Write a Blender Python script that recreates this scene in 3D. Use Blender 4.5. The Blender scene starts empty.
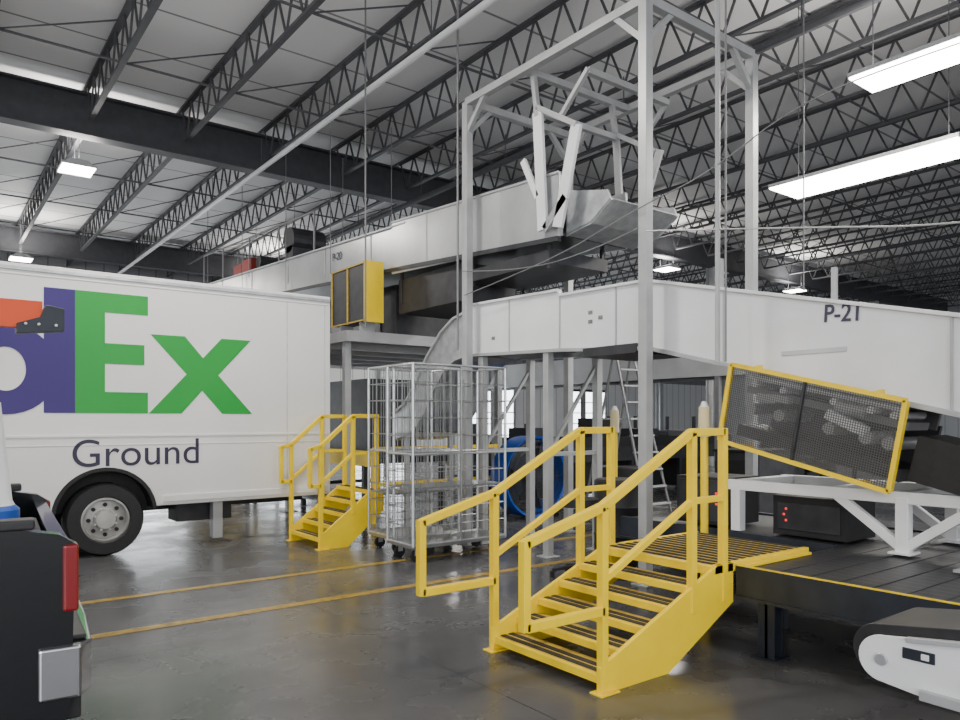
import bpy, math, random
from mathutils import Vector, Matrix
random.seed(4)
scene = bpy.context.scene

# ---------------------------------------------------------------- materials
MATS = {}
def mat(name, col, rough=0.5, metal=0.0, var=0.0, scale=6.0, emit=None, es=0.0, bump=0.0, coat=0.0):
    m = bpy.data.materials.new(name); m.use_nodes = True
    nt = m.node_tree; b = nt.nodes['Principled BSDF']
    b.inputs['Base Color'].default_value = (*col, 1)
    b.inputs['Roughness'].default_value = rough
    b.inputs['Metallic'].default_value = metal
    if coat: b.inputs['Coat Weight'].default_value = coat
    if emit:
        b.inputs['Emission Color'].default_value = (*emit, 1)
        b.inputs['Emission Strength'].default_value = es
    if var or bump:
        tc = nt.nodes.new('ShaderNodeTexCoord')
        n = nt.nodes.new('ShaderNodeTexNoise'); n.inputs['Scale'].default_value = scale
        n.inputs['Detail'].default_value = 6
        nt.links.new(tc.outputs['Object'], n.inputs['Vector'])
        if var:
            r = nt.nodes.new('ShaderNodeValToRGB')
            r.color_ramp.elements[0].position = 0.3; r.color_ramp.elements[1].position = 0.7
            r.color_ramp.elements[0].color = (*[c*(1-var) for c in col], 1)
            r.color_ramp.elements[1].color = (*[min(1, c*(1+var)) for c in col], 1)
            nt.links.new(n.outputs['Fac'], r.inputs['Fac'])
            nt.links.new(r.outputs['Color'], b.inputs['Base Color'])
        if bump:
            bp = nt.nodes.new('ShaderNodeBump'); bp.inputs['Strength'].default_value = bump
            bp.inputs['Distance'].default_value = 0.02
            nt.links.new(n.outputs['Fac'], bp.inputs['Height'])
            nt.links.new(bp.outputs['Normal'], b.inputs['Normal'])
    MATS[name] = m
    return m

M_yel = mat('safety_yellow', (1.0, 0.68, 0.002), 0.42, var=0.06, scale=5)
M_yeld = mat('worn_yellow_grating', (0.60, 0.42, 0.06), 0.6, var=0.25, scale=25)
M_grip = mat('black_grip_strip', (0.04, 0.035, 0.025), 0.85, var=0.3, scale=60)
M_white = mat('truck_white_paint', (0.80, 0.80, 0.80), 0.20, var=0.03, scale=1.5, coat=0.5)
M_conv = mat('conveyor_white_paint', (0.80, 0.81, 0.83), 0.35, var=0.06, scale=2)
M_p20 = mat('conveyor_grey_white', (0.50, 0.51, 0.52), 0.28, 0.35, var=0.15, scale=1.5)
M_steelw = mat('light_grey_steel', (0.44, 0.45, 0.46), 0.42, 0.3, var=0.10, scale=4)
M_rod = mat('rod_grey', (0.22, 0.22, 0.23), 0.5, 0.4)
M_galv = mat('galvanised_steel', (0.56, 0.58, 0.60), 0.32, 0.65, var=0.18, scale=9)
M_cage = mat('cage_zinc_wire', (0.36, 0.37, 0.38), 0.35, 0.8, var=0.15, scale=12)
M_joist = mat('joist_backlit_grey', (0.06, 0.062, 0.07), 0.6, var=0.15)  # dark grey carries the joists' backlit shade in its base colour
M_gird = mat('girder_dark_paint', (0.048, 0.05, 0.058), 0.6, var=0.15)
M_black = mat('black_rubber', (0.014, 0.014, 0.016), 0.55, var=0.2, scale=20)
M_dark = mat('dark_machinery', (0.035, 0.036, 0.042), 0.45, 0.2, var=0.3)
M_mesh = mat('mesh_wire_grey', (0.15, 0.15, 0.155), 0.45, 0.3)
M_belt = mat('belt_black', (0.024, 0.024, 0.026), 0.38, var=0.3, scale=12)
M_navy = mat('dark_blue_steel', (0.03, 0.036, 0.05), 0.4, 0.3, var=0.2)
M_purple = mat('logo_purple', (0.035, 0.016, 0.16), 0.35)
M_green = mat('logo_green', (0.006, 0.33, 0.04), 0.35)
M_ltext = mat('lettering_dark', (0.03, 0.026, 0.06), 0.4)
M_pick = mat('pickup_black_paint', (0.003, 0.004, 0.006), 0.18, 0.0, coat=0.2)
M_chrome = mat('chrome', (0.55, 0.55, 0.57), 0.12, 1.0)
M_red = mat('tail_light_red', (0.20, 0.006, 0.010), 0.2, coat=0.3)
M_redp = mat('red_motor_paint', (0.25, 0.03, 0.025), 0.5)
M_orange = mat('orange_paint', (0.90, 0.10, 0.02), 0.5)
M_blue = mat('blue_plastic', (0.01, 0.08, 0.42), 0.4)
M_lampw = mat('led_diffuser', (1, 1, 1), 0.5, emit=(1, 0.96, 0.87), es=22)
M_glow = mat('daylight_panel', (0.9, 0.93, 0.95), 0.5, emit=(0.9, 0.96, 1.0), es=6)
M_ledred = mat('red_led_digits', (0.8, 0.02, 0.02), 0.4, emit=(1, 0.03, 0.02), es=1.2)
M_line = mat('floor_paint_yellow', (0.34, 0.22, 0.035), 0.35, var=0.4, scale=14)
M_glass = mat('dark_window_glass', (0.02, 0.025, 0.03), 0.05, coat=0.5)
M_hub = mat('wheel_grey', (0.45, 0.45, 0.44), 0.45, 0.4, var=0.1)
M_cream = mat('cream_plastic', (0.72, 0.62, 0.36), 0.5)

def floor_mat():
    m = bpy.data.materials.new('polished_concrete'); m.use_nodes = True
    nt = m.node_tree; b = nt.nodes['Principled BSDF']; L = nt.links
    tc = nt.nodes.new('ShaderNodeTexCoord')
    n = nt.nodes.new('ShaderNodeTexNoise'); n.inputs['Scale'].default_value = 0.9; n.inputs['Detail'].default_value = 9
    L.new(tc.outputs['Object'], n.inputs['Vector'])
    r = nt.nodes.new('ShaderNodeValToRGB')
    r.color_ramp.elements[0].position = 0.3; r.color_ramp.elements[1].position = 0.75
    r.color_ramp.elements[0].color = (0.060, 0.060, 0.064, 1); r.color_ramp.elements[1].color = (0.108, 0.108, 0.113, 1)
    L.new(n.outputs['Fac'], r.inputs['Fac'])
    sx = nt.nodes.new('ShaderNodeSeparateXYZ'); L.new(tc.outputs['Object'], sx.inputs[0])
    def joint(sock, off):
        a = nt.nodes.new('ShaderNodeMath'); a.operation = 'ADD'; a.inputs[1].default_value = off; L.new(sock, a.inputs[0])
        d = nt.nodes.new('ShaderNodeMath'); d.operation = 'PINGPONG'; d.inputs[1].default_value = 2.2; L.new(a.outputs[0], d.inputs[0])
        g = nt.nodes.new('ShaderNodeMath'); g.operation = 'LESS_THAN'; g.inputs[1].default_value = 0.006; L.new(d.outputs[0], g.inputs[0])
        return g.outputs[0]
    mx = nt.nodes.new('ShaderNodeMath'); mx.operation = 'MAXIMUM'
    L.new(joint(sx.outputs[0], 1.7), mx.inputs[0]); L.new(joint(sx.outputs[1], 3.4), mx.inputs[1])
    mix = nt.nodes.new('ShaderNodeMixRGB'); L.new(mx.outputs[0], mix.inputs['Fac']); L.new(r.outputs['Color'], mix.inputs['Color1'])
    mix.inputs['Color2'].default_value = (0.025, 0.025, 0.025, 1)
    L.new(mix.outputs[0], b.inputs['Base Color'])
    n2 = nt.nodes.new('ShaderNodeTexNoise'); n2.inputs['Scale'].default_value = 1.6; n2.inputs['Detail'].default_value = 8
    L.new(tc.outputs['Object'], n2.inputs['Vector'])
    mr = nt.nodes.new('ShaderNodeMapRange'); mr.inputs['From Min'].default_value = 0.3; mr.inputs['From Max'].default_value = 0.7
    mr.inputs['To Min'].default_value = 0.15; mr.inputs['To Max'].default_value = 0.36
    L.new(n2.outputs['Fac'], mr.inputs['Value']); L.new(mr.outputs[0], b.inputs['Roughness'])
    n3 = nt.nodes.new('ShaderNodeTexNoise'); n3.inputs['Scale'].default_value = 5; n3.inputs['Detail'].default_value = 3
    L.new(tc.outputs['Object'], n3.inputs['Vector'])
    bp = nt.nodes.new('ShaderNodeBump'); bp.inputs['Strength'].default_value = 0.08; bp.inputs['Distance'].default_value = 0.01
    L.new(n3.outputs['Fac'], bp.inputs['Height']); L.new(bp.outputs['Normal'], b.inputs['Normal'])
    return m
M_floor = floor_mat()

def striped(name, c1, c2, axis, period, width, rough=0.6):
    m = bpy.data.materials.new(name); m.use_nodes = True
    nt = m.node_tree; b = nt.nodes['Principled BSDF']; L = nt.links
    tc = nt.nodes.new('ShaderNodeTexCoord'); sx = nt.nodes.new('ShaderNodeSeparateXYZ'); L.new(tc.outputs['Object'], sx.inputs[0])
    d = nt.nodes.new('ShaderNodeMath'); d.operation = 'PINGPONG'; d.inputs[1].default_value = period/2; L.new(sx.outputs[axis], d.inputs[0])
    g = nt.nodes.new('ShaderNodeMath'); g.operation = 'LESS_THAN'; g.inputs[1].default_value = width/2; L.new(d.outputs[0], g.inputs[0])
    mix = nt.nodes.new('ShaderNodeMixRGB'); L.new(g.outputs[0], mix.inputs['Fac'])
    mix.inputs['Color1'].default_value = (*c1, 1); mix.inputs['Color2'].default_value = (*c2, 1)
    L.new(mix.outputs[0], b.inputs['Base Color']); b.inputs['Roughness'].default_value = rough
    return m
M_deck = striped('roof_insulation_white', (0.82, 0.82, 0.83), (0.25, 0.25, 0.27), 1, 1.5, 0.05, 0.6)
M_wally = striped('wall_panel_back', (0.80, 0.82, 0.84), (0.45, 0.46, 0.48), 0, 0.6, 0.05)
M_wallup = striped('wall_panel_upper', (0.24, 0.25, 0.27), (0.14, 0.14, 0.15), 0, 0.6, 0.05)
M_wallx = striped('wall_panel_right', (0.50, 0.52, 0.55), (0.30, 0.31, 0.33), 1, 0.6, 0.04)
M_slat = striped('slatted_black_belt', (0.03, 0.03, 0.033), (0.10, 0.10, 0.105), 0, 0.11, 0.012, 0.4)

# ---------------------------------------------------------------- builder
class B:
    def __init__(s): s.v = []; s.f = []; s.m = []; s.mats = []
    def mi(s, m):
        if m not in s.mats: s.mats.append(m)
        return s.mats.index(m)
    def add(s, vs, fs, m):
        o = len(s.v); k = s.mi(m)
        s.v += [tuple(x) for x in vs]
        for f in fs: s.f.append(tuple(o+i for i in f)); s.m.append(k)
    def box(s, a, b, m):
        x0, x1 = sorted((a[0], b[0])); y0, y1 = sorted((a[1], b[1])); z0, z1 = sorted((a[2], b[2]))
        vs = [(x0,y0,z0),(x1,y0,z0),(x1,y1,z0),(x0,y1,z0),(x0,y0,z1),(x1,y0,z1),(x1,y1,z1),(x0,y1,z1)]
        s.add(vs, [(0,3,2,1),(4,5,6,7),(0,1,5,4),(1,2,6,5),(2,3,7,6),(3,0,4,7)], m)
    def frame(s, p, q):
        p = Vector(p); q = Vector(q); d = (q-p).normalized()
        up = Vector((0,0,1)) if abs(d.z) < 0.95 else Vector((0,1,0))
        a = d.cross(up).normalized(); b = a.cross(d).normalized()
        return p, q, a, b
    def beam(s, p, q, w, h, m):
        p, q, a, b = s.frame(p, q)
        vs = []
        for c in (p, q):
            for i, j in ((-1,-1),(1,-1),(1,1),(-1,1)):
                vs.append(c + a*(i*w/2) + b*(j*h/2))
        s.add(vs, [(0,3,2,1),(4,5,6,7),(0,1,5,4),(1,2,6,5),(2,3,7,6),(3,0,4,7)], m)
    def tube(s, p, q, r, m, n=12, r2=None):
        p, q, a, b = s.frame(p, q); r2 = r if r2 is None else r2
        vs = []
        for c, rr in ((p, r), (q, r2)):
            for i in range(n):
                t = 2*math.pi*i/n; vs.append(c + a*(rr*math.cos(t)) + b*(rr*math.sin(t)))
        fs = [(i, (i+1) % n, n+(i+1) % n, n+i) for i in range(n)]
        fs += [tuple(range(n-1, -1, -1)), tuple(range(n, 2*n))]
        s.add(vs, fs, m)
    def path(s, pts, w, m, rnd=False):
        for i in range(len(pts)-1):
            (s.tube(pts[i], pts[i+1], w/2, m, 8) if rnd else s.beam(pts[i], pts[i+1], w, w, m))
    def prism(s, poly, axis, a, b, m):
        def mk(p, t):
            if axis == 'y': return (p[0], t, p[1])
            if axis == 'x': return (t, p[0], p[1])
            return (p[0], p[1], t)
        n = len(poly)
        vs = [mk(p, a) for p in poly] + [mk(p, b) for p in poly]
        fs = [tuple(range(n)), tuple(range(2*n-1, n-1, -1))]
        fs += [(i, n+i, n+(i+1) % n, (i+1) % n) for i in range(n)]
        s.add(vs, fs, m)
    def strip(s, A, C, axis, a, b, m):
        for i in range(len(A)-1):
            s.prism([A[i], A[i+1], C[i+1], C[i]], axis, a, b, m)
    def lathe(s, c, axis, prof, m, n=32):
        c = Vector(c); ax = {'x': Vector((1,0,0)), 'y': Vector((0,1,0)), 'z': Vector((0,0,1))}[axis]
        a = Vector((0,0,1)) if axis != 'z' else Vector((1,0,0)); b = ax.cross(a)
        vs = []
        for (r, o) in prof:
            for i in range(n):
                t = 2*math.pi*i/n; vs.append(c + ax*o + a*(r*math.cos(t)) + b*(r*math.sin(t)))
        fs = []
        for k in range(len(prof)-1):
            for i in range(n):
                fs.append((k*n+i, k*n+(i+1) % n, (k+1)*n+(i+1) % n, (k+1)*n+i))
        s.add(vs, fs, m)
    def obj(s, name, parent=None, bevel=0, smooth=False, loc=None, rotz=0):
        me = bpy.data.meshes.new(name); me.from_pydata(s.v, [], s.f)
        for m in s.mats: me.materials.append(m)
        me.polygons.foreach_set('material_index', s.m); me.update()
        import bmesh
        bm = bmesh.new(); bm.from_mesh(me); bmesh.ops.recalc_face_normals(bm, faces=bm.faces[:]); bm.to_mesh(me); bm.free()
        if smooth:
            me.polygons.foreach_set('use_smooth', [True]*len(me.polygons))
            try: me.set_sharp_from_angle(angle=math.radians(35))
            except Exception: pass
        o = bpy.data.objects.new(name, me); scene.collection.objects.link(o)
        if parent: o.parent = parent
        if bevel:
            md = o.modifiers.new('bevel', 'BEVEL'); md.width = bevel; md.segments = 3; md.limit_method = 'ANGLE'; md.angle_limit = math.radians(40)
        if loc: o.location = loc
        if rotz: o.rotation_euler[2] = rotz
        return o

def text(name, body, size, origin, xdir, zdir, m, parent, sx=1.0, thick=0.004, bold=0):
    c = bpy.data.curves.new(name, 'FONT'); c.body = body; c.size = size; c.extrude = thick; c.offset = bold
    t = bpy.data.objects.new(name+'_tmp', c); scene.collection.objects.link(t)
    dg = bpy.context.evaluated_depsgraph_get(); me = bpy.data.meshes.new_from_object(t.evaluated_get(dg))
    bpy.data.objects.remove(t)
    me.materials.clear(); me.materials.append(m)
    X = Vector(xdir).normalized(); Y = Vector(zdir).normalized(); Z = X.cross(Y)
    Mx = Matrix((X*sx, Y, Z)).transposed().to_4x4(); Mx.translation = Vector(origin)
    me.transform(Mx)
    o = bpy.data.objects.new(name, me); scene.collection.objects.link(o); o.parent = parent
    return o

# ---------------------------------------------------------------- room
b = B(); b.box((-14, -10, -0.2), (42, 30, 0), M_floor); b.obj('floor')
b = B(); b.box((-14, -10, 7.92), (42, 30, 8.1), M_deck); b.obj('ceiling')
b = B(); b.box((-14, 30, 0), (42, 30.2, 3.9), M_wally); b.box((-14, 30, 3.9), (42, 30.2, 8.1), M_wallup); wb = b.obj('wall_back')
b = B(); b.box((42, -10, 0), (42.2, 30.2, 8.1), M_wallx); b.obj('wall_right')
b = B(); b.box((-14, 29.9, 0), (42, 29.998, 0.25), M_gird); b.obj('baseboard_back')
for k, x in enumerate((-6, 0.5, 5.5, 10.5, 15.5, 22, 29)):
    b = B()
    b.box((x, 29.93, 0.26), (x+3, 29.96, 3.2), M_glow)
    for z in (0.8, 1.4, 2.0, 2.6): b.box((x, 29.9, z-0.03), (x+3, 29.93, z+0.03), M_steelw)
    b.box((x-0.15, 29.88, 0.26), (x, 29.99, 3.35), M_steelw); b.box((x+3, 29.88, 0.26), (x+3.15, 29.99, 3.35), M_steelw)
    b.box((x-0.15, 29.88, 3.2), (x+3.15, 29.99, 3.35), M_gird)
    b.obj('door_%d' % (k+1))
b = B()
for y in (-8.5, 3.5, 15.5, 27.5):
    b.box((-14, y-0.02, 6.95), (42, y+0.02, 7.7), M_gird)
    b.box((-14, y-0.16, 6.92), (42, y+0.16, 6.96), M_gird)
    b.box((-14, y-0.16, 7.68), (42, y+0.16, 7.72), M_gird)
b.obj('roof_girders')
b = B()
for y in (15.5, 27.5):
    for x in (-8, 22, 34):
        b.box((x-0.15, y-0.15, 0), (x+0.15, y-0.13, 6.92), M_steelw); b.box((x-0.15, y+0.13, 0), (x+0.15, y+0.15, 6.92), M_steelw)
        b.box((x-0.01, y-0.13, 0), (x+0.01, y+0.13, 6.92), M_steelw)
b.obj('steel_columns')
b = B()
X0 = 2.5 - 1.7*9
zb, zt = 7.15, 7.84
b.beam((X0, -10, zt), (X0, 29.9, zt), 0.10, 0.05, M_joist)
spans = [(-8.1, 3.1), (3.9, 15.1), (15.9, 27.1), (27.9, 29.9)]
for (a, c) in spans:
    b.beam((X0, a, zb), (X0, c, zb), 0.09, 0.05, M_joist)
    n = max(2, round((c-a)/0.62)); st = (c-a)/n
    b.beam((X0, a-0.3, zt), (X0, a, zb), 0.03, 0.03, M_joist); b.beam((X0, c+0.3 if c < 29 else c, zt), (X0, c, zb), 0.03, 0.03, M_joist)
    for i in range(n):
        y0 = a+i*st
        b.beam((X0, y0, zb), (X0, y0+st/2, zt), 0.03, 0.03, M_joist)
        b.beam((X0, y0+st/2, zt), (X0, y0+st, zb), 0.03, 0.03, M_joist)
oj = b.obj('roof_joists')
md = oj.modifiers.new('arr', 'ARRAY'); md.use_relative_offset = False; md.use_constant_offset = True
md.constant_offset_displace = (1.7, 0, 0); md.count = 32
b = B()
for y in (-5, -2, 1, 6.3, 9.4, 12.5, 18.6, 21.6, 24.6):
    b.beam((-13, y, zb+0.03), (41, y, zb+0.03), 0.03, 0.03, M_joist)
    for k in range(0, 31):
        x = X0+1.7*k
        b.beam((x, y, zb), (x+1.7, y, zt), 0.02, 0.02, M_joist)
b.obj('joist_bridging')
b = B()
b.tube((5.3, 1.0, 6.5), (5.3, 28, 6.5), 0.045, M_conv)
b.tube((5.39, 1.0, 6.62), (5.39, 28, 6.62), 0.02, M_steelw)
for y in range(2, 28, 3): b.tube((5.3, y, 6.5), (5.3, y, 7.12), 0.008, M_joist, 6)
b.obj('sprinkler_pipe')
b = B()
b.tube((9.0, 1, 6.6), (9.0, 29, 6.6), 0.06, M_joist)
for y in range(2, 28, 3): b.tube((9.0, y, 6.6), (9.0, y, 7.12), 0.012, M_joist, 6)
b.obj('ceiling_water_pipe')

b = B(); b.box((1.0, 7.15, 0.001), (8.5, 7.25, 0.004), M_line); b.obj('floor_marking')
b = B(); b.box((1.0, 5.98, 0.001), (7.0, 6.09, 0.004), M_line); b.obj('floor_marking')

# ---------------------------------------------------------------- lights
def fixture(x, y, z, lx, ly, power, lit=True):
    b = B()
    b.box((x-lx/2, y-ly/2, z+0.02), (x+lx/2, y+ly/2, z+0.07), M_steelw)
    b.prism([(x-lx/2+0.06, z+0.07), (x+lx/2-0.06, z+0.07), (x+lx/4, z+0.14), (x-lx/4, z+0.14)], 'y', y-ly/2, y+ly/2, M_steelw)
    b.box((x-lx/2+0.015, y-ly/2+0.015, z), (x+lx/2-0.015, y+ly/2-0.015, z+0.02), M_lampw if lit else M_conv)
    for s in (-1, 1): b.tube((x, y+s*ly*0.4, z+0.14), (x, y+s*ly*0.4, 7.85), 0.006, M_joist, 6)
    o = b.obj('high_bay_light')
    if lit and power:
        for dz, e, rx in ((-0.03, power, 0), (0.18, power*0.42, math.pi)):  # upward lamp above each housing is added to brighten the ceiling
            l = bpy.data.lights.new('lamp', 'AREA'); l.shape = 'RECTANGLE'; l.size = lx; l.size_y = ly; l.energy = e; l.color = (1, 0.95, 0.88)
            lo = bpy.data.objects.new('lamp', l); lo.location = (x, y, z+dz); lo.rotation_euler[0] = rx; scene.collection.objects.link(lo); lo.parent = o
fixture(10.35, 4.8, 5.0, 0.8, 2.5, 150)
fixture(8.75, 3.4, 5.5, 0.6, 1.5, 110)
fixture(10.5, 2.35, 4.4, 0.5, 1.0, 0, lit=False)
for (x, y) in ((2.45, 16.3), (2.45, 26.4), (19.4, 15.4), (26.5, 15), (2.45, 7), (10.5, 26), (18, 25), (-5, 8), (-5, -2), (4, -3)):  # right-hand pair by the back wall is added to brighten it
    fixture(x, y, 6.5, 0.6, 0.65, 230)

def area(name, loc, tgt, sx, sy, e, col):
    l = bpy.data.lights.new(name, 'AREA'); l.shape = 'RECTANGLE'; l.size = sx; l.size_y = sy; l.energy = e; l.color = col
    o = bpy.data.objects.new(name, l); o.location = loc; scene.collection.objects.link(o)
    o.rotation_euler = (Vector(tgt)-Vector(loc)).to_track_quat('-Z', 'Y').to_euler()
area('dock_daylight', (-5, -7, 3.2), (4, 8, 1.8), 7, 4, 560, (0.97, 0.98, 1.0))
w = bpy.data.worlds.new('World'); scene.world = w; w.use_nodes = True
w.node_tree.nodes['Background'].inputs[0].default_value = (0.95, 0.97, 1.0, 1)
w.node_tree.nodes['Background'].inputs[1].default_value = 1.6

# ---------------------------------------------------------------- delivery truck
def wheel(b, x, y, z, r, wd, out):
    o = out
    b.lathe((x, y, z), 'y', [(r*0.60, -o*0.0), (r*0.64, o*0.02), (r*0.93, o*0.02), (r, -o*0.05), (r, -o*(wd-0.05)), (r*0.93, -o*wd), (r*0.3, -o*wd)], M_black, 40)
    b.lathe((x, y, z), 'y', [(r*0.62, o*0.0), (r*0.56, o*0.012), (r*0.53, -o*0.06), (r*0.30, -o*0.03), (r*0.24, o*0.03), (0.001, o*0.035)], M_hub, 40)
    for i in range(8):
        t = 2*math.pi*i/8
        c = (x+r*0.41*math.cos(t), y-o*0.04, z+r*0.41*math.sin(t)); b.tube(c, (c[0], y-o*0.02, c[2]), r*0.055, M_black, 10)
        t += 0.39
        c = (x+r*0.28*math.cos(t), y-o*0.02, z+r*0.28*math.sin(t)); b.tube(c, (c[0], y+o*0.02, c[2]), r*0.03, M_galv, 6)
def arc(cx, cz, r, a0, a1, n):
    return [(cx+r*math.cos(math.radians(a0+(a1-a0)*i/n)), cz+r*math.sin(math.radians(a0+(a1-a0)*i/n))) for i in range(n+1)]
YT = 9.5
root = B()
prof = [(-2.4, 0.56)] + [(1.73-0.54, 0.56)] + arc(1.73, 0.48, 0.53, 172, 8, 16) + [(4.59, 0.56), (4.59, 3.33), (-2.2, 3.33), (-2.55, 3.0), (-2.75, 1.6), (-3.6, 1.35), (-3.75, 0.56), (-3.62, 0.56)] + arc(-3.05, 0.50, 0.5, 172, 8, 10)
root.prism(prof, 'y', YT, YT+2.3, M_white)
truck = root.obj('delivery_truck', bevel=0.05)
d = B()
for z0, z1, t in ((1.40, 1.43, 0.012), (1.30, 1.315, 0.006), (3.2, 3.215, 0.008)):
    d.box((-2.3, YT-t, z0), (4.57, YT+0.01, z1), M_white)
for xa, xb in ((-2.3, 1.1), (2.36, 4.57)): d.box((xa, YT-0.02, 0.60), (xb, YT+0.01, 0.68), M_white)
d.box((-2.1, YT-0.02, 3.25), (4.57, YT+0.01, 3.29), M_galv)
for x in (3.95, 4.5): d.box((x, YT-0.004, 0.75), (x+0.012, YT+0.01, 3.2), M_galv)
d.box((1.0, YT+0.03, 0.35), (1.05, YT+2.2, 0.6), M_black)
d.box((1.15, YT+0.32, 0.5), (2.3, YT+0.36, 1.0), M_black)
d.box((-3.4, YT+0.75, 0.42), (4.5, YT+0.95, 0.60), M_dark); d.box((-3.4, YT+1.4, 0.42), (4.5, YT+1.6, 0.60), M_dark)
d.box((3.0, YT+0.1, 0.08), (3.12, YT+0.25, 0.57), M_steelw)
d.box((2.6, YT+0.3, 0.30), (3.3, YT+0.7, 0.56), M_dark)
d.box((4.59, YT+0.1, 0.42), (4.75, YT+2.2, 0.56), M_galv)
for z in (3.2, 0.9): d.box((4.585, YT+0.05, z), (4.61, YT+0.2, z+0.07), M_red)
d.strip(arc(1.73, 0.48, 0.565, 175, 5, 20), arc(1.73, 0.48, 0.52, 175, 5, 20), 'y', YT-0.015, YT+0.3, M_black)
d.box((-2.45, YT-0.006, 1.75), (-1.75, YT+0.01, 2.6), M_glass)
d.obj('truck_fittings', truck, bevel=0.004)
d = B()
for (x) in (1.73, -3.05):
    wheel(d, x, YT+0.02, 0.43, 0.43, 0.26, -1); wheel(d, x, YT+2.28, 0.43, 0.43, 0.26, 1)
    d.tube((x, YT+0.2, 0.43), (x, YT+2.1, 0.43), 0.07, M_dark)
d.obj('wheels', truck, smooth=True)
d = B(); ya, yb_ = YT-0.006, YT+0.004
d.prism([(1.41,1.68),(2.19,1.68),(2.19,1.93),(1.72,1.93),(1.72,2.26),(2.15,2.26),(2.15,2.50),(1.72,2.50),(1.72,2.86),(2.19,2.86),(2.19,3.09),(1.41,3.09)], 'y', ya, yb_, M_green)
d.prism([(2.20,1.68),(2.58,1.68),(2.83,1.97),(3.08,1.68),(3.47,1.68),(3.03,2.17),(3.45,2.64),(3.07,2.64),(2.84,2.38),(2.62,2.64),(2.22,2.64),(2.64,2.17)], 'y', ya, yb_, M_green)
d.prism([(1.10,1.68),(1.41,1.68),(1.41,3.09),(1.10,3.09)], 'y', ya-0.001, yb_, M_purple)
def ring(cx, cz, ro, zo, ri, zi, a0, a1, m, yy):
    n = 36
    A = [(cx+ro*math.cos(math.radians(a0+(a1-a0)*i/n)), cz+zo*math.sin(math.radians(a0+(a1-a0)*i/n))) for i in range(n+1)]
    C = [(cx+ri*math.cos(math.radians(a0+(a1-a0)*i/n)), cz+zi*math.sin(math.radians(a0+(a1-a0)*i/n))) for i in range(n+1)]
    d.strip(A, C, 'y', yy, yb_, m)
ring(0.74, 2.16, 0.50, 0.50, 0.19, 0.24, 0, 360, M_purple, ya-0.002)
ring(-0.32, 2.16, 0.52, 0.50, 0.24, 0.24, 0, 325, M_purple, ya-0.002)
d.prism([(-0.6,2.06),(0.15,2.06),(0.15,2.24),(-0.6,2.24)], 'y', ya-0.003, yb_, M_purple)
d.prism([(-1.75,1.68),(-1.43,1.68),(-1.43,2.25),(-0.98,2.25),(-0.98,2.5),(-1.43,2.5),(-1.43,2.82),(-0.9,2.82),(-0.9,3.09),(-1.75,3.09)], 'y', ya, yb_, M_purple)
d.obj('logo', truck)
text('lettering', 'Ground', 0.455, (1.36, YT-0.002, 1.06), (1,0,0), (0,0,1), M_ltext, truck, sx=1.0)

# ---------------------------------------------------------------- yellow stairs
def stair(name, x0, y0, y1, run, h, ext, n, land=0.0, rail=0.9):
    x1 = x0+run; s = h/run; b = B(); W = 0.05
    for y in (y0, y1):
        yy = (y-0.015, y+0.015)
        xb = x1+0.05-(h-0.27)/s
        b.prism([(x0-0.03, 0.0), (x0-0.03, 0.16), (x1-0.12, h), (x1+0.06, h), (x1+0.06, h-0.27), (xb, 0.0)], 'y', yy[0], yy[1], M_yel)
        b.box((x0-0.06, y-0.05, 0), (x0+0.1, y+0.05, 0.012), M_yel)
    for i in range(n):
        z = h*(i+1)/n; xa = x0+run*i/n
        if i == n-1 and land: break
        b.box((xa, y0+0.016, z-0.035), (xa+run/n+0.01, y1-0.016, z-0.005), M_yeld)
        b.box((xa-0.012, y0+0.016, z-0.05), (xa+0.02, y1-0.016, z), M_yel)
        b.box((xa+0.04, y0+0.02, z-0.006), (xa+0.085, y1-0.02, z+0.001), M_grip)
        b.box((xa+0.11, y0+0.02, z-0.006), (xa+0.155, y1-0.02, z+0.001), M_grip)
    if land:
        b.box((x1-0.15, y0, h-0.05), (x1+land, y1, h-0.006), M_yeld)
        b.box((x1-0.18, y0, h-0.06), (x1-0.14, y1, h), M_yel)
        b.box((x1-0.15, y0-0.015, h-0.06), (x1+land, y0+0.03, h), M_yel)
        b.box((x1-0.15, y1-0.03, h-0.06), (x1+land, y1+0.015, h), M_yel)
        k = 0
        while x1-0.10+k*0.09 < x1+land-0.05:
            b.box((x1-0.10+k*0.09, y0+0.04, h-0.007), (x1-0.06+k*0.09, y1-0.04, h+0.001), M_grip); k += 1
        for yy in (y0+0.1, y1-0.1):
            b.box((x1+land-0.2, yy-0.03, 0), (x1+land-0.14, yy+0.03, h-0.05), M_navy)
    zt = h+rail; xt0 = x1-0.38; xt1 = x1-0.04
    for y in (y0, y1):
        zr = zt-s*(xt0-x0)
        ze = zr-0.17*ext/0.65
        b.path([(xt1, y, zt), (xt0, y, zt), (x0, y, zr), (x0-ext, y, ze)], W, M_yel)
        b.beam((xt1, y, h-0.25), (xt1, y, zt+0.025), W, W, M_yel)
        b.beam((xt0, y, h-0.28), (xt0, y, zt), W, W, M_yel)
        b.beam((x0+0.0, y, 0.02), (x0+0.0, y, zr), W, W, M_yel)
        zm = h+rail*0.5
        b.path([(xt1, y, zm), (xt0, y, zm), (x0, y, zr-rail*0.48)], W*0.8, M_yel)
        zl = ze-0.45
        b.beam((x0-ext, y, ze+0.02), (x0-ext, y, zl-0.02), W, W, M_yel)
        b.beam((x0-ext, y, zl), (x0, y, zl+0.0), W, W, M_yel)
    return b.obj(name, bevel=0.006)
stair('yellow_metal_stairs', 3.17, 2.98, 4.0, 1.22, 0.62, 0.60, 6, land=1.05)
stair('yellow_metal_stairs', 3.92, 8.38, 9.28, 0.82, 0.70, 0.14, 5, rail=0.95)

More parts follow.
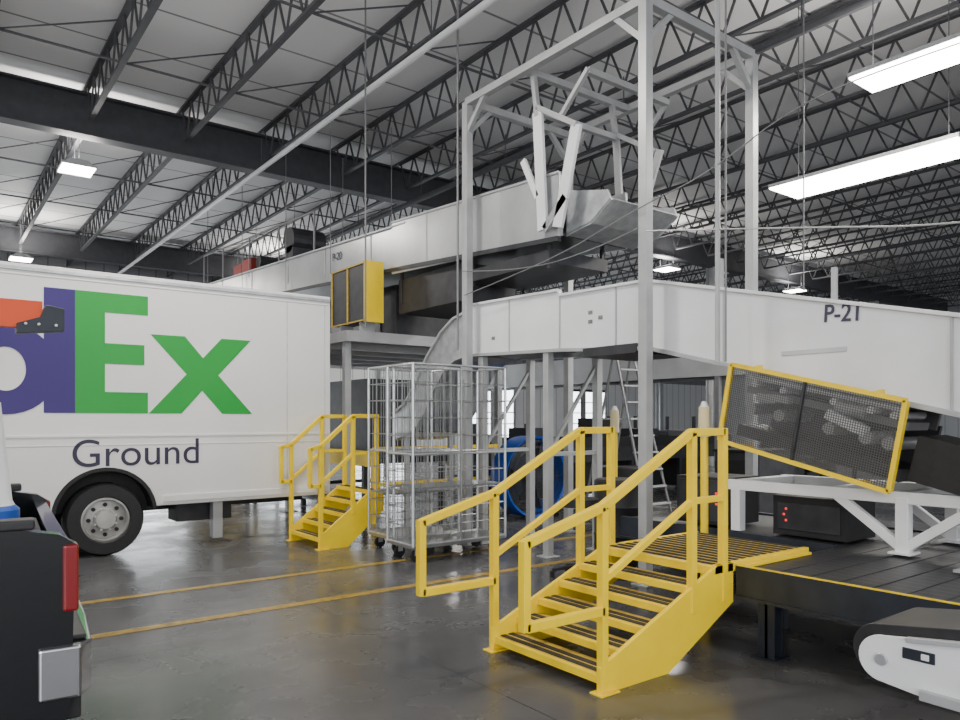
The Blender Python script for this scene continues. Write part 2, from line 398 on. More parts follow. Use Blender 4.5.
# ---------------------------------------------------------------- belt platform
b = B()
def plat(x0, y0, x1, y1, h=0.60):
    b.box((x0, y0, h-0.22), (x0+0.05, y1, h), M_navy); b.box((x1-0.05, y0, h-0.22), (x1, y1, h), M_navy)
    b.box((x0+0.05, y0, h-0.2), (x1-0.05, y1, h-0.02), M_slat)
    b.box((x0-0.015, y0, h-0.22), (x0, y1, h-0.20), M_navy)
plat(4.46, -1.5, 7.25, 2.95)
plat(5.80, 2.95, 7.25, 5.2)
b.box((4.46, -1.5, 0.60), (4.485, 2.95, 0.606), M_yel)
b.box((4.51, 2.90, 0.58), (5.36, 2.95, 0.602), M_yel)
for (x, y) in ((4.55, 2.75), (5.35, 2.2), (6.9, 2.5), (6.9, 0.9), (6.9, 5.0), (5.95, 5.0), (4.55, -1), (6.9, -1)):
    b.box((x-0.05, y-0.01, 0.01), (x+0.05, y+0.01, 0.4), M_navy)
    b.box((x-0.05, y-0.06, 0.01), (x-0.04, y+0.06, 0.4), M_navy); b.box((x+0.04, y-0.06, 0.01), (x+0.05, y+0.06, 0.4), M_navy)
    b.box((x-0.1, y-0.09, 0), (x+0.1, y+0.09, 0.012), M_navy)
for i in range(22):
    y = -1.3+i*0.2
    b.box((4.6, y, 0.58), (7.15, y+0.012, 0.584), M_dark)
b.obj('belt_platform')

# ---------------------------------------------------------------- inclined conveyor
b = B()
top = [(7.85, 3.12), (6.12, 3.08), (6.10, 3.02), (4.85, 3.0), (1.0, 2.08)]
bot = [(1.0, 1.36), (4.81, 2.30), (6.1, 2.38), (7.85, 2.44)]
for x in (5.8, 6.68):
    b.prism(top+bot, 'x', x, x+0.035, M_conv)
for i in range(len(top)-1):
    for x in (5.785, 6.70): b.beam((x+0.01, top[i][0], top[i][1]), (x+0.01, top[i+1][0], top[i+1][1]), 0.06, 0.03, M_conv)
for i in range(3):
    p, q = bot[i], bot[i+1]
    b.beam((6.26, p[0], p[1]+0.02), (6.26, q[0], q[1]+0.02), 0.86, 0.03, M_dark)
    b.beam((5.79, p[0], p[1]+0.015), (5.79, q[0], q[1]+0.015), 0.05, 0.04, M_steelw)
    b.beam((6.26, p[0], p[1]+0.45), (6.26, q[0], q[1]+0.45), 0.84, 0.02, M_belt)
def zl(y, up):
    pts = sorted(top if up else bot)
    for i in range(len(pts)-1):
        if pts[i][0] <= y <= pts[i+1][0]:
            return pts[i][1]+(pts[i+1][1]-pts[i][1])*(y-pts[i][0])/(pts[i+1][0]-pts[i][0])
for y in (7.0, 6.1, 5.25, 4.83, 3.95, 2.1):
    b.box((5.788, y, zl(y, 0)), (5.80, y+0.02, zl(y, 1)), M_steelw)
b.box((5.75, 4.95, 2.28), (6.6, 5.7, 2.38), M_dark)
for y, z in ((5.6, 2.75), (5.6, 2.65), (5.45, 2.68), (7.3, 2.62)):
    b.box((5.79, y, z), (5.80, y+0.06, z+0.04), M_rod)
b.box((5.792, 2.85, 2.14), (5.80, 3.4, 2.18), M_p20)
for y in (2.95, 4.0): b.box((5.82, y, zl(y, 1)-0.1), (5.86, y+0.04, zl(y, 1)+0.28), M_steelw)
b.beam((5.74, 1.75, 2.3), (5.74, 1.9, 1.62), 0.03, 0.03, M_black)
for y in (6.35, 7.6):
    for x in (5.84, 6.66):
        b.beam((x, y, 0), (x, y, 2.42), 0.09, 0.09, M_steelw)
        b.box((x-0.1, y-0.1, 0), (x+0.1, y+0.1, 0.015), M_steelw)
    b.beam((5.84, y, 1.2), (6.66, y, 1.2), 0.05, 0.05, M_steelw); b.beam((5.84, y, 1.2), (6.66, y, 2.3), 0.04, 0.04, M_steelw)
inc = b.obj('incline_conveyor', bevel=0.004)
text('label', 'P-21', 0.20, (5.794, 3.04, 2.39), (0, -1, -0.06), (0, -0.06, 1), M_ltext, inc, sx=0.85, bold=0.002)
b = B()
pts = [(7.86, 3.05), (8.2, 2.98), (8.5, 2.82), (8.85, 2.5), (9.15, 2.15), (9.45, 1.85), (9.8, 1.7)]
lo = [(7.86, 2.46), (8.15, 2.42), (8.4, 2.3), (8.65, 2.05), (8.9, 1.72), (9.2, 1.45), (9.75, 1.3)]
for x in (5.8, 6.68):
    for i in range(6): b.prism([pts[i], pts[i+1], lo[i+1], lo[i]], 'x', x, x+0.03, M_galv)
for i in range(6):
    b.beam((6.25, *lo[i]), (6.25, *lo[i+1]), 0.86, 0.02, M_galv)
    b.beam((5.79, *pts[i]), (5.79, *pts[i+1]), 0.05, 0.03, M_steelw); b.beam((5.79, *lo[i]), (5.79, *lo[i+1]), 0.05, 0.03, M_steelw)
for x in (5.85, 6.65): b.beam((x, 9.5, 0), (x, 9.5, 1.42), 0.07, 0.07, M_steelw)
b.obj('curved_metal_chute')

# mesh guard
b = B()
P = [Vector((5.68, 3.80, 2.09)), Vector((5.68, 2.36, 1.74)), Vector((5.68, 2.52, 1.07)), Vector((5.68, 3.92, 1.42))]
P[2] = P[1]+(P[3]-P[0])
for i in range(4): b.beam(P[i], P[(i+1) % 4], 0.045, 0.035, M_yel)
U = P[1]-P[0]; V = P[3]-P[0]
b.beam(P[0]+U*0.47, P[0]+U*0.47+V, 0.03, 0.02, M_dark)
nu, nv = 76, 36
for i in range(1, nu): b.beam(P[0]+U*(i/nu), P[0]+U*(i/nu)+V, 0.004, 0.005, M_mesh)
for j in range(1, nv): b.beam(P[0]+V*(j/nv), P[0]+V*(j/nv)+U, 0.004, 0.005, M_mesh)
for k in (0.15, 0.85):
    c = P[0]+U*k; b.beam(c, c+Vector((0.10, 0, 0.02)), 0.04, 0.04, M_yel)
    c = c+V; b.beam(c, c+Vector((0.14, 0, 0)), 0.04, 0.04, M_yel)
g = b.obj('yellow_mesh_guard')
b = B()
def sk(t, s, dx): return P[0]+U*t+V*s+Vector((dx, 0, 0))
b.beam(sk(0.03, 0.30, 0.40), sk(0.97, 0.30, 0.40), 0.36, 0.06, M_rod)
b.beam(sk(0.02, 0.85, 0.40), sk(0.98, 0.85, 0.40), 0.4, 0.10, M_dark)
b.beam(sk(0.02, 0.6, 0.75), sk(0.98, 0.6, 0.75), 0.04, 0.42, M_dark)
b.beam(sk(0.02, 0.2, 0.72), sk(0.98, 0.2, 0.72), 0.04, 0.2, M_rod)
for t in (0.12, 0.3, 0.60, 0.80, 0.92):
    b.tube(sk(t, 0.52, 0.12), sk(t, 0.52, 0.62), 0.05, M_steelw, 16)
    b.tube(sk(t, 0.20, 0.12), sk(t, 0.20, 0.62), 0.03, M_conv, 12)
b.beam(sk(0.58, 0.35, 0.13), sk(0.8, 0.45, 0.13), 0.08, 0.08, M_conv)
b.tube(sk(0.62, 0.24, 0.14), sk(0.78, 0.24, 0.14), 0.05, M_steelw, 16)
b.beam(sk(0.15, 0.35, 0.14), sk(0.35, 0.30, 0.14), 0.08, 0.06, M_steelw)
b.beam(sk(0.05, 0.12, 0.2), sk(0.95, 0.12, 0.2), 0.05, 0.04, M_conv)
b.beam(sk(1.05, 0.6, 0.35), sk(1.5, 0.6, 0.35), 0.5, 0.34, M_black)
b.obj('conveyor_drive_unit')

b = B()
zt_ = 1.02
for x in (5.85, 6.75):
    b.beam((x, 1.2, zt_), (x, 3.95, zt_), 0.08, 0.09, M_conv)
    for y in (2.45, 1.3, 3.85):
        b.beam((x, y, 0.61), (x, y, zt_), 0.09, 0.09, M_conv)
    b.beam((x, 2.95, zt_-0.02), (x, 2.47, 0.65), 0.06, 0.07, M_conv)
    b.beam((x, 1.95, zt_-0.02), (x, 2.43, 0.65), 0.06, 0.07, M_conv)
    b.box((x-0.09, 2.37, 0.60), (x+0.09, 2.53, 0.615), M_conv)
for y in (1.3, 2.45, 3.85): b.beam((5.85, y, zt_+0.01), (6.75, y, zt_+0.01), 0.09, 0.07, M_conv)
for y in (2.0, 3.1): b.beam((5.85, y, zt_), (6.75, y, zt_), 0.05, 0.05, M_conv)
b.obj('conveyor_support_stand', bevel=0.004)

# ---------------------------------------------------------------- upper conveyor
b = B()
ye = 6.15
pt = [(ye, 4.42), (9.5, 4.58), (20, 5.1), (20, 4.5), (9.5, 3.92), (ye, 3.72)]
for x in (5.85, 6.95): b.prism(pt, 'x', x, x+0.04, M_p20)
b.prism([(ye, 4.44), (9.9, 4.66), (9.9, 3.86), (ye, 3.68)], 'x', 5.82, 5.85, M_p20)
for (p, q) in (((ye, 3.74), (9.5, 3.96)), ((9.5, 3.96), (20, 4.54))):
    b.beam((6.42, *p), (6.42, *q), 1.08, 0.04, M_dark)
    b.beam((6.42, p[0], p[1]+0.4), (6.42, q[0], q[1]+0.4), 1.06, 0.02, M_belt)
    b.beam((5.83, p[0], p[1]-0.06), (5.83, q[0], q[1]-0.06), 0.06, 0.06, M_dark)
b.beam((5.83, ye, 4.44), (5.83, 9.9, 4.66), 0.06, 0.03, M_steelw); b.beam((5.84, 9.5, 4.58), (5.84, 20, 5.1), 0.06, 0.03, M_steelw)
for y in (7.2, 8.9): b.box((5.812, y, 3.76+(y-5.5)*0.045), (5.82, y+0.03, 4.42+(y-5.5)*0.05), M_steelw)
for y in (10.6, 12.3, 14, 16, 18):
    b.box((5.838, y, 3.85+(y-5.5)*0.055), (5.85, y+0.03, 4.38+(y-5.5)*0.048), M_steelw)
for y in (12.0, 14.0, 16.5, 19):
    b.tube((5.8, y, 4.2), (5.8, y, 7.1), 0.008, M_rod, 6); b.tube((7.05, y, 4.2), (7.05, y, 7.1), 0.008, M_rod, 6)
pan = [(ye, 4.25), (ye, 3.72), (5.75, 3.78), (5.45, 3.98), (5.5, 4.10)]
b.prism(pan, 'x', 5.93, 5.96, M_galv); b.prism(pan, 'x', 7.05, 7.08, M_galv)
b.beam((6.5, ye, 3.74), (6.5, 5.75, 3.80), 1.14, 0.02, M_galv); b.beam((6.5, 5.75, 3.80), (6.5, 5.45, 4.00), 1.14, 0.02, M_galv)
b.box((5.9, 6.4, 3.46), (6.9, 8.0, 3.62), M_dark)
b.box((5.95, 8.2, 3.25), (6.9, 9.9, 3.78), M_dark)
for y in (6.45, 7.95, 9.8):
    for x in (5.95, 6.85): b.box((x-0.02, y-0.02, 3.4), (x+0.02, y+0.02, 3.9), M_dark)
b.box((5.9, 16.2, 4.9), (6.4, 16.8, 5.25), M_redp); b.tube((5.95, 15.9, 5.1), (6.5, 15.9, 5.1), 0.14, M_dark, 16); b.box((5.95, 17.0, 4.95), (6.3, 17.5, 5.25), M_redp)
b.tube((5.9, 14.1, 5.22), (6.6, 14.1, 5.22), 0.26, M_dark, 20); b.box((5.9, 13.9, 4.8), (6.6, 14.3, 5.1), M_dark)
b.path([(5.86, 12.8, 4.74), (5.86, 12.8, 5.5), (5.86, 19.5, 5.85), (5.86, 19.5, 5.05)], 0.03, M_rod)
for y in (14.5, 16.2, 18): b.beam((5.86, y, 4.8), (5.86, y, 5.5+(y-12.8)*0.052), 0.03, 0.03, M_rod)
up = b.obj('upper_conveyor', bevel=0.004)
text('label', 'P-20', 0.2, (5.835, 12.0, 4.42), (0, -1, -0.05), (0, 0, 1), M_ltext, up)

b = B()
xa, xb, y0, y1, z0, z1 = 5.47, 5.76, 10.12, 11.24, 3.15, 4.04
b.box((xa, y0, z0), (xb, y1, z1), M_dark)
for y in (y0, (y0+y1)/2, y1): b.beam((xa-0.01, y, z0-0.02), (xa-0.01, y, z1+0.02), 0.02, 0.02, M_yeld)
for z in (z0, z1): b.beam((xa-0.01, y0-0.02, z), (xa-0.01, y1+0.02, z), 0.02, 0.02, M_yeld)
b.box((xa-0.02, y0-0.04, z0-0.03), (xb+0.02, y0, z1+0.03), M_yel)
for y in (10.3, 11.0): b.box((5.5, y, 2.92), (5.75, y+0.06, z0), M_steelw)
b.obj('yellow_drive_guard_box')

b = B()
b.box((5.1, 9.9, 2.84), (8.2, 14.5, 2.92), M_steelw); b.box((5.08, 9.88, 2.78), (8.22, 9.94, 2.94), M_steelw); b.box((5.05, 9.9, 2.78), (5.1, 14.5, 2.94), M_steelw)
for y in (10.6, 11.4, 12.2, 13, 13.8): b.box((5.1, y, 2.72), (8.2, y+0.06, 2.84), M_steelw)
for (x, y) in ((5.15, 10.1), (5.15, 12.3), (5.15, 14.4), (8.1, 10.1), (8.1, 14.4)):
    b.beam((x, y, 0), (x, y, 2.84), 0.1, 0.1, M_steelw); b.box((x-0.12, y-0.12, 0), (x+0.12, y+0.12, 0.015), M_steelw)
b.obj('mezzanine_deck')
b = B()
b.box((6.2, 10.4, 2.92), (7.9, 13.5, 3.75), M_dark); b.box((6.15, 10.35, 3.75), (7.95, 13.55, 3.8), M_black)
for y in (10.9, 11.6, 12.3, 13): b.box((6.18, y, 3.0), (6.2, y+0.45, 3.65), M_rod)
b.obj('sorter_drive_housing')

# ---------------------------------------------------------------- gantry frame
b = B(); gx0, gx1, gy0, gy1, gz = 5.6, 7.4, 4.7, 7.62, 5.68
for (x, y) in ((gx0, gy0), (gx0, gy1), (gx1, gy0), (gx1, gy1)):
    w_ = 0.10
    b.beam((x, y, 0), (x, y, gz + (1.4 if (x, y) == (gx0, gy0) else 0)), w_, w_, M_steelw)
    b.box((x-0.1, y-0.1, 0), (x+0.1, y+0.1, 0.015), M_steelw)
for x in (gx0, gx1): b.beam((x, gy0, gz), (x, gy1, gz), 0.09, 0.09, M_steelw)
for y in (gy0, gy1): b.beam((gx0, y, gz), (gx1, y, gz), 0.09, 0.09, M_steelw)
b.beam((gx0, 6.5, gz), (gx1, 6.5, gz), 0.08, 0.08, M_steelw)
for x in (gx0, gx1):
    for y, s in ((gy0, 1), (gy1, -1)): b.beam((x, y, gz-0.4), (x, y+s*0.4, gz), 0.06, 0.06, M_steelw)
for y in (gy0, gy1):
    b.beam((gx0, y, gz-0.4), (gx0+0.4, y, gz), 0.06, 0.06, M_steelw); b.beam((gx1, y, gz-0.4), (gx1-0.4, y, gz), 0.06, 0.06, M_steelw)
b.beam((5.74, 6.42, 5.2), (5.74, 6.33, 3.80), 0.04, 0.15, M_conv)
b.beam((5.74, 5.78, 4.85), (5.74, 6.08, 3.78), 0.04, 0.15, M_conv)
b.beam((5.74, 6.68, 4.7), (5.74, 6.42, 4.2), 0.04, 0.08, M_conv)
b.beam((5.74, 5.95, 4.1), (5.74, 6.3, 3.80), 0.04, 0.10, M_galv)
for x in (5.74, 7.08):
    b.beam((x, 6.42, 5.15), (x, 6.5, gz), 0.06, 0.06, M_steelw)
    b.beam((x, 5.78, 4.85), (x, 6.42, 5.25), 0.06, 0.06, M_steelw)
    b.beam((x, 6.05, 5.0), (x, 5.6, 5.4), 0.05, 0.05, M_steelw)
b.beam((7.08, 6.42, 5.2), (7.08, 6.33, 3.87), 0.04, 0.10, M_steelw)
b.beam((7.08, 5.72, 4.85), (7.08, 6.12, 3.85), 0.04, 0.10, M_steelw)
b.beam((5.74, 6.42, 5.2), (7.08, 6.42, 5.2), 0.07, 0.07, M_steelw); b.beam((5.74, 5.62, 5.38), (7.08, 5.62, 5.38), 0.07, 0.07, M_steelw)
b.obj('steel_gantry_frame', bevel=0.003)

b = B()
for (x, y, z0, r) in ((5.5, 3.82, 2.1, 0.022), (5.5, 3.74, 2.1, 0.009), (5.2, 9.6, 2.95, 0.014), (5.52, 7.72, 2.5, 0.014), (7.6, 4.2, 3.0, 0.008)):
    b.tube((x, y, z0), (x, y, 7.84), r, M_steelw if r > 0.02 else M_rod, 8)
b.obj('hanging_conduit_drops')
def cable(name, pts, r=0.008, m=M_dark):
    c = bpy.data.curves.new(name, 'CURVE'); c.dimensions = '3D'; c.bevel_depth = r
    s = c.splines.new('NURBS'); s.points.add(len(pts)-1); s.use_endpoint_u = True; s.order_u = 3
    for i, p in enumerate(pts): s.points[i].co = (*p, 1)
    c.materials.append(m); o = bpy.data.objects.new(name, c); scene.collection.objects.link(o)
cable('overhead_cable', [(5.55, 7.62, 3.2), (5.55, 6, 3.35), (5.5, 4.7, 3.65), (5.48, 3.9, 3.75), (5.5, 3.1, 4.1), (6.0, 2.4, 4.35), (8.5, 2.2, 5.45)], 0.006, M_rod)
cable('overhead_cable', [(5.5, 4.6, 3.4), (5.5, 3.8, 3.25), (5.5, 2.9, 3.08), (5.5, 2.0, 2.9), (5.5, 1.2, 2.85)], 0.007, M_p20)
cable('overhead_cable', [(5.5, 7.6, 3.5), (5.5, 6.4, 3.3), (5.5, 5.2, 3.35), (5.5, 4.7, 3.45)], 0.006, M_rod)
b = B(); b.beam((5.5, 1.86, 0.61), (5.5, 1.86, 3.0), 0.07, 0.07, M_steelw); b.box((5.4, 1.76, 0.60), (5.6, 1.96, 0.615), M_steelw); b.obj('steel_post')

for (x, y) in ((6.7, 6.1), (5.7, 4.1)):
    b = B(); b.tube((x, y, 0), (x, y, 1.45), 0.035, M_yel, 12); b.tube((x, y, 1.45), (x, y, 1.72), 0.055, M_cream, 16, 0.05); b.tube((x, y, 1.72), (x, y, 1.77), 0.04, M_conv, 12, 0.02)
    b.box((x-0.1, y-0.1, 0), (x+0.1, y+0.1, 0.015), M_yel); b.obj('signal_post')

# ---------------------------------------------------------------- wire roll cages
def cage(loc, L_, D_, H_, shelf, rot=0):
    b = B(); z0 = 0.2; r1 = 0.017
    for x in (0, L_):
        for y in (0, D_): b.tube((x, y, z0-0.02), (x, y, z0+H_), r1, M_galv, 10)
    b.tube((L_*0.5, 0, z0), (L_*0.5, 0, z0+H_), 0.013, M_cage, 8)
    for z in (z0, z0+H_, z0+H_*0.5):
        for y in (0, D_): b.tube((0, y, z), (L_, y, z), 0.013, M_galv, 8)
        for x in (0, L_): b.tube((x, 0, z), (x, D_, z), 0.013, M_galv, 8)
    nx = int(L_/0.1); ny = int(D_/0.1)
    for i in range(1, nx):
        x = L_*i/nx
        for y in (0, D_): b.tube((x, y, z0), (x, y, z0+H_), 0.004, M_cage, 5)
    for i in range(1, ny):
        y = D_*i/ny
        for x in (0, L_): b.tube((x, y, z0), (x, y, z0+H_), 0.004, M_cage, 5)
    for k in range(1, 10):
        z = z0+H_*k/10
        for y in (0, D_): b.tube((0, y, z), (L_, y, z), 0.005, M_cage, 5)
        for x in (0, L_): b.tube((x, 0, z), (x, D_, z), 0.005, M_cage, 5)
    b.box((-0.01, -0.01, z0-0.04), (L_+0.01, D_+0.01, z0), M_cage)
    for s in shelf: b.box((0.02, 0.02, z0+s), (L_-0.02, D_-0.02, z0+s+0.02), M_cage)
    for x in (0.1, L_-0.1):
        for y in (0.1, D_-0.1):
            b.lathe((x, y, 0.065), 'y', [(0.001, -0.02), (0.065, -0.02), (0.065, 0.02), (0.001, 0.02)], M_black, 16)
            b.box((x-0.03, y-0.03, 0.07), (x+0.03, y-0.022, z0-0.03), M_galv); b.box((x-0.03, y+0.022, 0.07), (x+0.03, y+0.03, z0-0.03), M_galv)
            b.box((x-0.04, y-0.04, z0-0.06), (x+0.04, y+0.04, z0-0.035), M_galv)
    b.obj('wire_roll_cage', loc=loc, rotz=rot)
cage((4.36, 6.95, 0), 1.32, 0.56, 2.03, (0.62,))
cage((4.50, 7.60, 0), 0.95, 0.62, 2.05, (0.5,))

# ---------------------------------------------------------------- background equipment
b = B()
for x in (5.7, 7.2):
    b.box((x, 10.3, 0.85), (x+0.06, 24, 1.1), M_yel if x < 6 else M_steelw)
b.box((5.76, 10.3, 0.9), (7.2, 24, 1.0), M_belt)
for y in (10.6, 13, 15.5, 18, 20.5, 23):
    for x in (5.73, 7.23): b.beam((x, y, 0), (x, y, 0.86), 0.08, 0.08, M_dark)
    b.beam((5.73, y, 0.4), (7.23, y, 0.4), 0.06, 0.06, M_dark)
for y in (11, 14, 17, 20): b.box((6.0, y, 1.0), (6.9, y+1.6, 2.3), M_dark)
b.path([(5.55, 10.0, 0), (5.55, 10.0, 1.15), (8.0, 10.0, 1.15), (8.0, 10.0, 0)], 0.06, M_yel)
b.beam((5.55, 10.0, 0.6), (8.0, 10.0, 0.6), 0.06, 0.06, M_yel)
b.obj('sorting_conveyor')
b = B()
cx, cy, cz, R = 7.95, 9.1, 0.68, 0.62
b.lathe((cx, cy, cz), 'y', [(R, -0.18), (R+0.04, -0.2), (R+0.04, 0.2), (R, 0.18), (R, -0.18)], M_blue, 36)
for rr in (0.2, 0.34, 0.48, 0.58): b.lathe((cx, cy-0.19, cz), 'y', [(rr, 0), (rr+0.01, 0.005), (rr, 0.01), (rr, 0)], M_dark, 32)
for i in range(5):
    t = 2*math.pi*i/5
    b.beam((cx+0.1*math.cos(t), cy, cz+0.1*math.sin(t)), (cx+0.55*math.cos(t), cy, cz+0.55*math.sin(t)), 0.03, 0.22, M_navy)
for i in range(8):
    t = 2*math.pi*i/8; b.beam((cx, cy-0.19, cz), (cx+R*math.cos(t), cy-0.19, cz+R*math.sin(t)), 0.008, 0.008, M_dark)
b.tube((cx, cy-0.15, cz), (cx, cy+0.2, cz), 0.11, M_dark, 20)
for s in (-1, 1): b.beam((cx+s*0.5, cy-0.2, 0.03), (cx+s*0.5, cy+0.2, 0.03), 0.06, 0.06, M_dark); b.beam((cx+s*0.5, cy, 0.03), (cx+s*0.45, cy, 0.3), 0.05, 0.05, M_dark)
b.obj('drum_fan', smooth=True)
def drum(x, y):
    b = B()
    b.lathe((x, y, 0), 'z', [(0.001, 0.0), (0.27, 0.0), (0.28, 0.02), (0.28, 0.3), (0.29, 0.32), (0.28, 0.34), (0.28, 0.62), (0.29, 0.64), (0.28, 0.66), (0.28, 0.92), (0.25, 0.94), (0.001, 0.93)], M_black, 32)
    b.obj('plastic_drum', smooth=True)
drum(6.25, 5.62); drum(8.0, 7.0)
def ladder(x, y):
    b = B(); h = 2.7
    for s in (-0.3, 0.3):
        b.tube((x+s, y-0.5, 0), (x+s*0.7, y+0.25, h), 0.022, M_rod, 8); b.tube((x+s, y+0.9, 0), (x+s*0.7, y+0.3, h), 0.022, M_rod, 8)
    for i in range(1, 10):
        t = i/10; b.beam((x-0.3*(1-0.3*t), y-0.5+0.75*t, h*t), (x+0.3*(1-0.3*t), y-0.5+0.75*t, h*t), 0.1, 0.025, M_steelw)
    for t in (0.3, 0.6): b.beam((x-0.28, y+0.9-0.6*t, h*t), (x+0.28, y+0.9-0.6*t, h*t), 0.03, 0.03, M_rod)
    b.beam((x-0.22, y+0.27, h), (x+0.22, y+0.27, h), 0.2, 0.04, M_rod)
    b.obj('step_ladder')
ladder(9.3, 8.0)
b = B()
b.box((8.6, 10.4, 0.75), (15.5, 11.3, 1.05), M_dark); b.box((8.6, 10.38, 1.05), (15.5, 10.44, 1.25), M_black); b.box((8.6, 11.26, 1.05), (15.5, 11.32, 1.25), M_black)
for x in (8.8, 10.4, 12, 13.6, 15.2):
    for y in (10.45, 11.25): b.beam((x, y, 0), (x, y, 0.76), 0.08, 0.08, M_dark)
    if x < 15: b.box((x+0.15, 10.5, 0.1), (x+1.0, 11.2, 0.75), M_black)
for x in (9.2, 11.1, 12.4, 14.1): b.box((x, 10.55, 1.05), (x+0.6, 11.15, 1.05+random.uniform(0.3, 0.7)), random.choice([M_dark, M_black, M_rod]))
b.obj('unload_conveyor')
b = B()
b.box((9.0, 5.6, 0.0), (9.9, 6.3, 1.15), M_dark); b.box((8.98, 5.65, 0.15), (9.0, 6.25, 1.05), M_black); b.box((8.97, 5.58, 1.15), (9.93, 6.32, 1.19), M_black)
b.tube((8.95, 5.95, 0.7), (8.98, 5.95, 0.7), 0.05, M_rod, 12)
b.obj('electrical_cabinet', bevel=0.01)
b = B()
b.box((5.95, 4.05, 0.61), (6.5, 4.6, 1.06), M_black); b.box((5.94, 4.08, 0.64), (5.95, 4.57, 1.03), M_dark)
for k, (y, z) in enumerate(((4.12, 0.9), (4.16, 0.85), (4.12, 0.8))): b.box((5.932, y, z), (5.941, y+0.03, z+0.02), M_ledred)
b.obj('control_cabinet', bevel=0.01)
b = B()
b.box((6.0, 2.95, 0.60), (6.5, 3.6, 0.94), M_black); b.box((5.99, 3.0, 0.65), (6.0, 3.55, 0.88), M_dark)
for (y, z) in ((3.46, 0.82), (3.48, 0.77), (3.46, 0.72)): b.box((5.982, y, z), (5.991, y+0.02, z+0.02), M_ledred)
b.obj('scale_unit', bevel=0.01)
b = B(); x, y = 5.35, 5.35
b.tube((x, y, 0.72), (x, y, 0.80), 0.2, M_black, 24); b.tube((x, y, 0.1), (x, y, 0.72), 0.025, M_chrome, 12)
for i in range(5):
    t = 2*math.pi*i/5; b.beam((x, y, 0.12), (x+0.28*math.cos(t), y+0.28*math.sin(t), 0.07), 0.04, 0.03, M_black); b.tube((x+0.28*math.cos(t), y+0.28*math.sin(t), 0), (x+0.28*math.cos(t), y+0.28*math.sin(t), 0.06), 0.025, M_black, 8)
b.obj('work_stool')
for (x0, y0, h) in ((13.2, 7.5, 1.5), (14.5, 12.5, 1.7), (10.5, 14.0, 1.5)):
    b = B()
    for x in (x0, x0+2.4):
        for y in (y0, y0+0.9): b.beam((x, y, 0), (x, y, h), 0.07, 0.07, M_dark)
    for z in (0.2, 0.8):
        b.box((x0, y0, z), (x0+2.4, y0+0.9, z+0.05), M_dark)
        for k in range(4):
            hh = random.uniform(0.25, 0.5); b.box((x0+0.1+k*0.57, y0+0.1, z+0.05), (x0+0.58+k*0.57, y0+0.75, z+0.05+hh), random.choice([M_dark, M_black, M_rod, M_steelw, M_dark]))
    b.obj('storage_rack')
b = B()
for x in (11.5, 12.6):
    b.box((x, -2, 2.4), (x+0.05, 22, 2.95), M_p20)
b.box((11.55, -2, 2.45), (12.6, 22, 2.55), M_dark)
for y in (0, 4, 8, 12.5, 16, 20):
    for x in (11.53, 12.63): b.beam((x, y, 0), (x, y, 2.4), 0.09, 0.09, M_rod)
b.obj('trunk_conveyor')

# ---------------------------------------------------------------- portable conveyor (bottom right)
b = B()
cy_, cz_, R_ = 1.40, 0.62, 0.095
capo = [(cy_+R_*math.sin(math.radians(a)), cz_+R_*math.cos(math.radians(a))) for a in range(0, 181, 12)]
plate = capo + [(1.2, 0.50), (0.0, 0.48), (0.0, 0.90)]
for x in (3.14, 3.60): b.prism(plate, 'x', x, x+0.02, M_conv)
belt = [(cy_+0.02+0.11*math.sin(math.radians(a)), cz_+0.025+0.11*math.cos(math.radians(a))) for a in range(0, 181, 12)] + [(0.0, 0.60), (0.0, 0.96)]
b.prism(belt, 'x', 3.165, 3.60, M_belt)
b.tube((3.125, cy_, cz_), (3.14, cy_, cz_), 0.025, M_galv, 16)
b.box((3.134, 1.20, 0.645), (3.14, 1.32, 0.69), M_navy); b.box((3.132, 1.22, 0.655), (3.14, 1.25, 0.68), M_conv)
b.tube((3.12, 1.06, 0.60), (3.14, 1.06, 0.60), 0.03, M_galv, 16)
b.beam((3.13, 1.25, 0.52), (3.13, 0.0, 0.50), 0.03, 0.04, M_steelw)
b.beam((3.13, 1.3, 0.725), (3.13, 0.0, 0.90), 0.03, 0.02, M_steelw)
for x in (3.16, 3.59):
    b.beam((x, 0.4, 0.5), (x, 0.3, 0.08), 0.04, 0.04, M_steelw); b.tube((x-0.02, 0.3, 0.05), (x+0.02, 0.3, 0.05), 0.05, M_black, 16)
b.beam((3.16, 0.35, 0.3), (3.59, 0.35, 0.3), 0.04, 0.04, M_steelw)
b.obj('portable_belt_conveyor', bevel=0.004)

# ---------------------------------------------------------------- pickup
PL, PR = (0.465, 3.22, 0), math.radians(-4)
b = B()
sd = [(0.0, 0.50), (0.015, 1.12), (-0.04, 1.16), (-0.2, 1.19), (-1.95, 1.20), (-1.95, 0.48), (-1.52, 0.48)] + arc(-1.1, 0.45, 0.44, 176, 4, 14) + [(-0.6, 0.36), (-0.05, 0.36)]
for y in (0, 1.82): b.prism(sd, 'y', y, y+0.08, M_pick)
b.box((-1.95, 0.08, 0.72), (-0.02, 1.82, 0.76), M_black)
b.box((-0.06, 0.08, 0.55), (0.0, 1.82, 1.12), M_pick)
b.prism([(-1.95, 0.48), (-1.95, 1.2), (-2.05, 1.78), (-3.1, 1.80), (-3.75, 1.25), (-5.0, 1.1), (-5.15, 0.9), (-5.15, 0.45), (-4.75, 0.45)] + arc(-4.3, 0.45, 0.44, 176, 4, 14) + [(-3.8, 0.45)], 'y', 0.0, 1.9, M_pick)
b.prism([(-2.1, 1.22), (-2.18, 1.68), (-3.05, 1.70), (-3.55, 1.24)], 'y', -0.004, 1.904, M_glass)
b.box((-4.8, 0.5, 0.42), (-0.1, 1.4, 0.5), M_black)
pk = b.obj('pickup_truck', bevel=0.015, loc=PL, rotz=PR)
b = B()
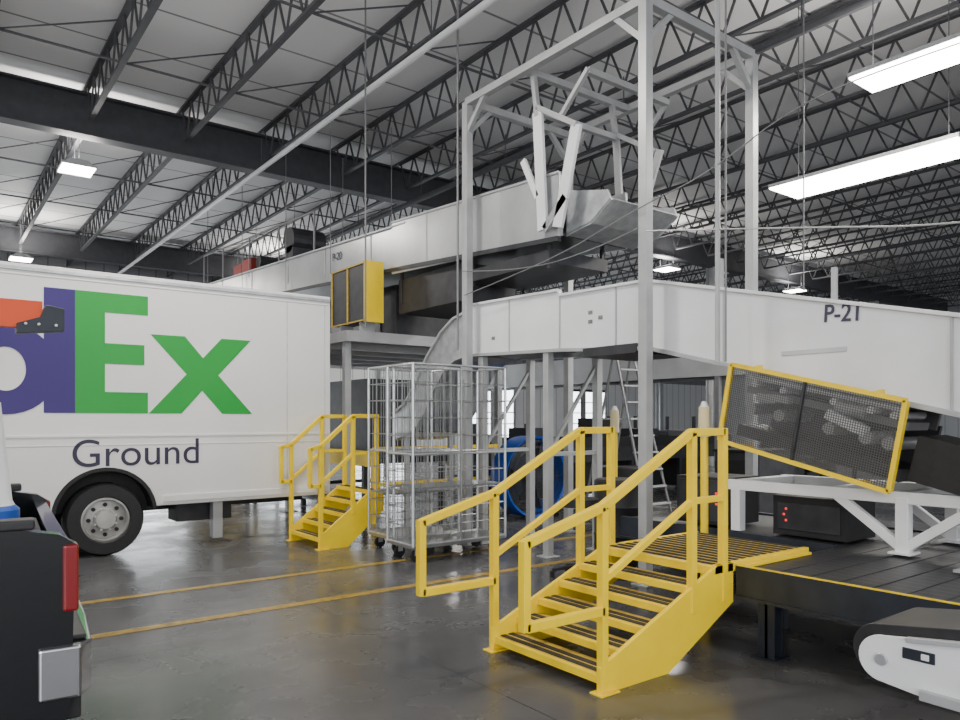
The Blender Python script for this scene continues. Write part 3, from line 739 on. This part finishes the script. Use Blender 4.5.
b.box((-0.03, -0.010, 0.86), (0.026, 0.09, 1.12), M_red); b.box((-0.03, 1.81, 0.86), (0.026, 1.910, 1.12), M_red)
b.obj('tail_lights', pk, bevel=0.012)
b = B()
b.prism([(-0.11, -0.02), (0.03, -0.02), (0.075, 0.06), (0.095, 0.5), (0.095, 1.4), (0.075, 1.84), (0.03, 1.92), (-0.11, 1.92), (-0.11, 1.86), (0.0, 1.86), (0.0, 0.04), (-0.11, 0.04)], 'z', 0.53, 0.73, M_chrome)
b.box((-0.05, 0.06, 0.73), (0.06, 1.84, 0.75), M_black)
b.box((-0.05, 0.06, 0.42), (0.04, 1.84, 0.53), M_black)
b.obj('bumper', pk, bevel=0.035)
b = B()
b.box((-1.95, -0.012, 1.185), (-0.12, 0.09, 1.225), M_black); b.box((-1.95, 1.81, 1.185), (-0.12, 1.912, 1.225), M_black)
b.obj('bed_rails', pk, bevel=0.01)
b = B()
for x in (-1.1, -4.3): wheel(b, x, 0.05, 0.38, 0.38, 0.24, -1); wheel(b, x, 1.85, 0.38, 0.38, 0.24, 1)
b.obj('wheels', pk, smooth=True)
b = B(); b.box((-0.55, 0.55, 0.765), (-0.08, 1.15, 1.08), M_black); b.box((-0.57, 0.53, 1.06), (-0.07, 1.17, 1.10), M_black)
b.obj('storage_tote', bevel=0.01, loc=PL, rotz=PR)
b = B()
b.lathe((0, 0, 0), 'z', [(0.001, 0.0), (0.12, 0.0), (0.12, 0.09), (0.10, 0.11)], M_blue, 32)
b.lathe((0, 0, 0), 'z', [(0.10, 0.11), (0.09, 0.13), (0.045, 0.58), (0.03, 0.59), (0.001, 0.59)], M_conv, 32)
b.obj('white_cone', smooth=True, loc=(0.25, 4.02, 1.10))
b = B()
b.box((-1.3, 6.7, 0), (-1.1, 6.95, 2.65), M_yel); b.box((-1.4, 6.6, 0), (-1.0, 7.05, 0.02), M_yel)
b.box((-1.1, 6.8, 2.33), (0.78, 6.88, 2.55), M_orange)
b.prism([(0.60, 2.28), (0.93, 2.32), (0.93, 2.50), (0.80, 2.52), (0.76, 2.42), (0.60, 2.36)], 'y', 6.77, 6.9, M_navy)
for x in (0.66, 0.75, 0.87): b.tube((x, 6.755, 2.36), (x, 6.77, 2.36), 0.012, M_galv, 8)
b.obj('traffic_barrier_arm', bevel=0.004)

# ---------------------------------------------------------------- camera
cam = bpy.data.cameras.new('Camera'); co = bpy.data.objects.new('Camera', cam); scene.collection.objects.link(co)
cam.sensor_width = 36; cam.lens = 27.56; cam.shift_y = 0.0625
co.location = (0, 0, 1.6); co.rotation_euler = (math.radians(90), 0, math.radians(-37.3))
cam.clip_end = 200
scene.camera = co
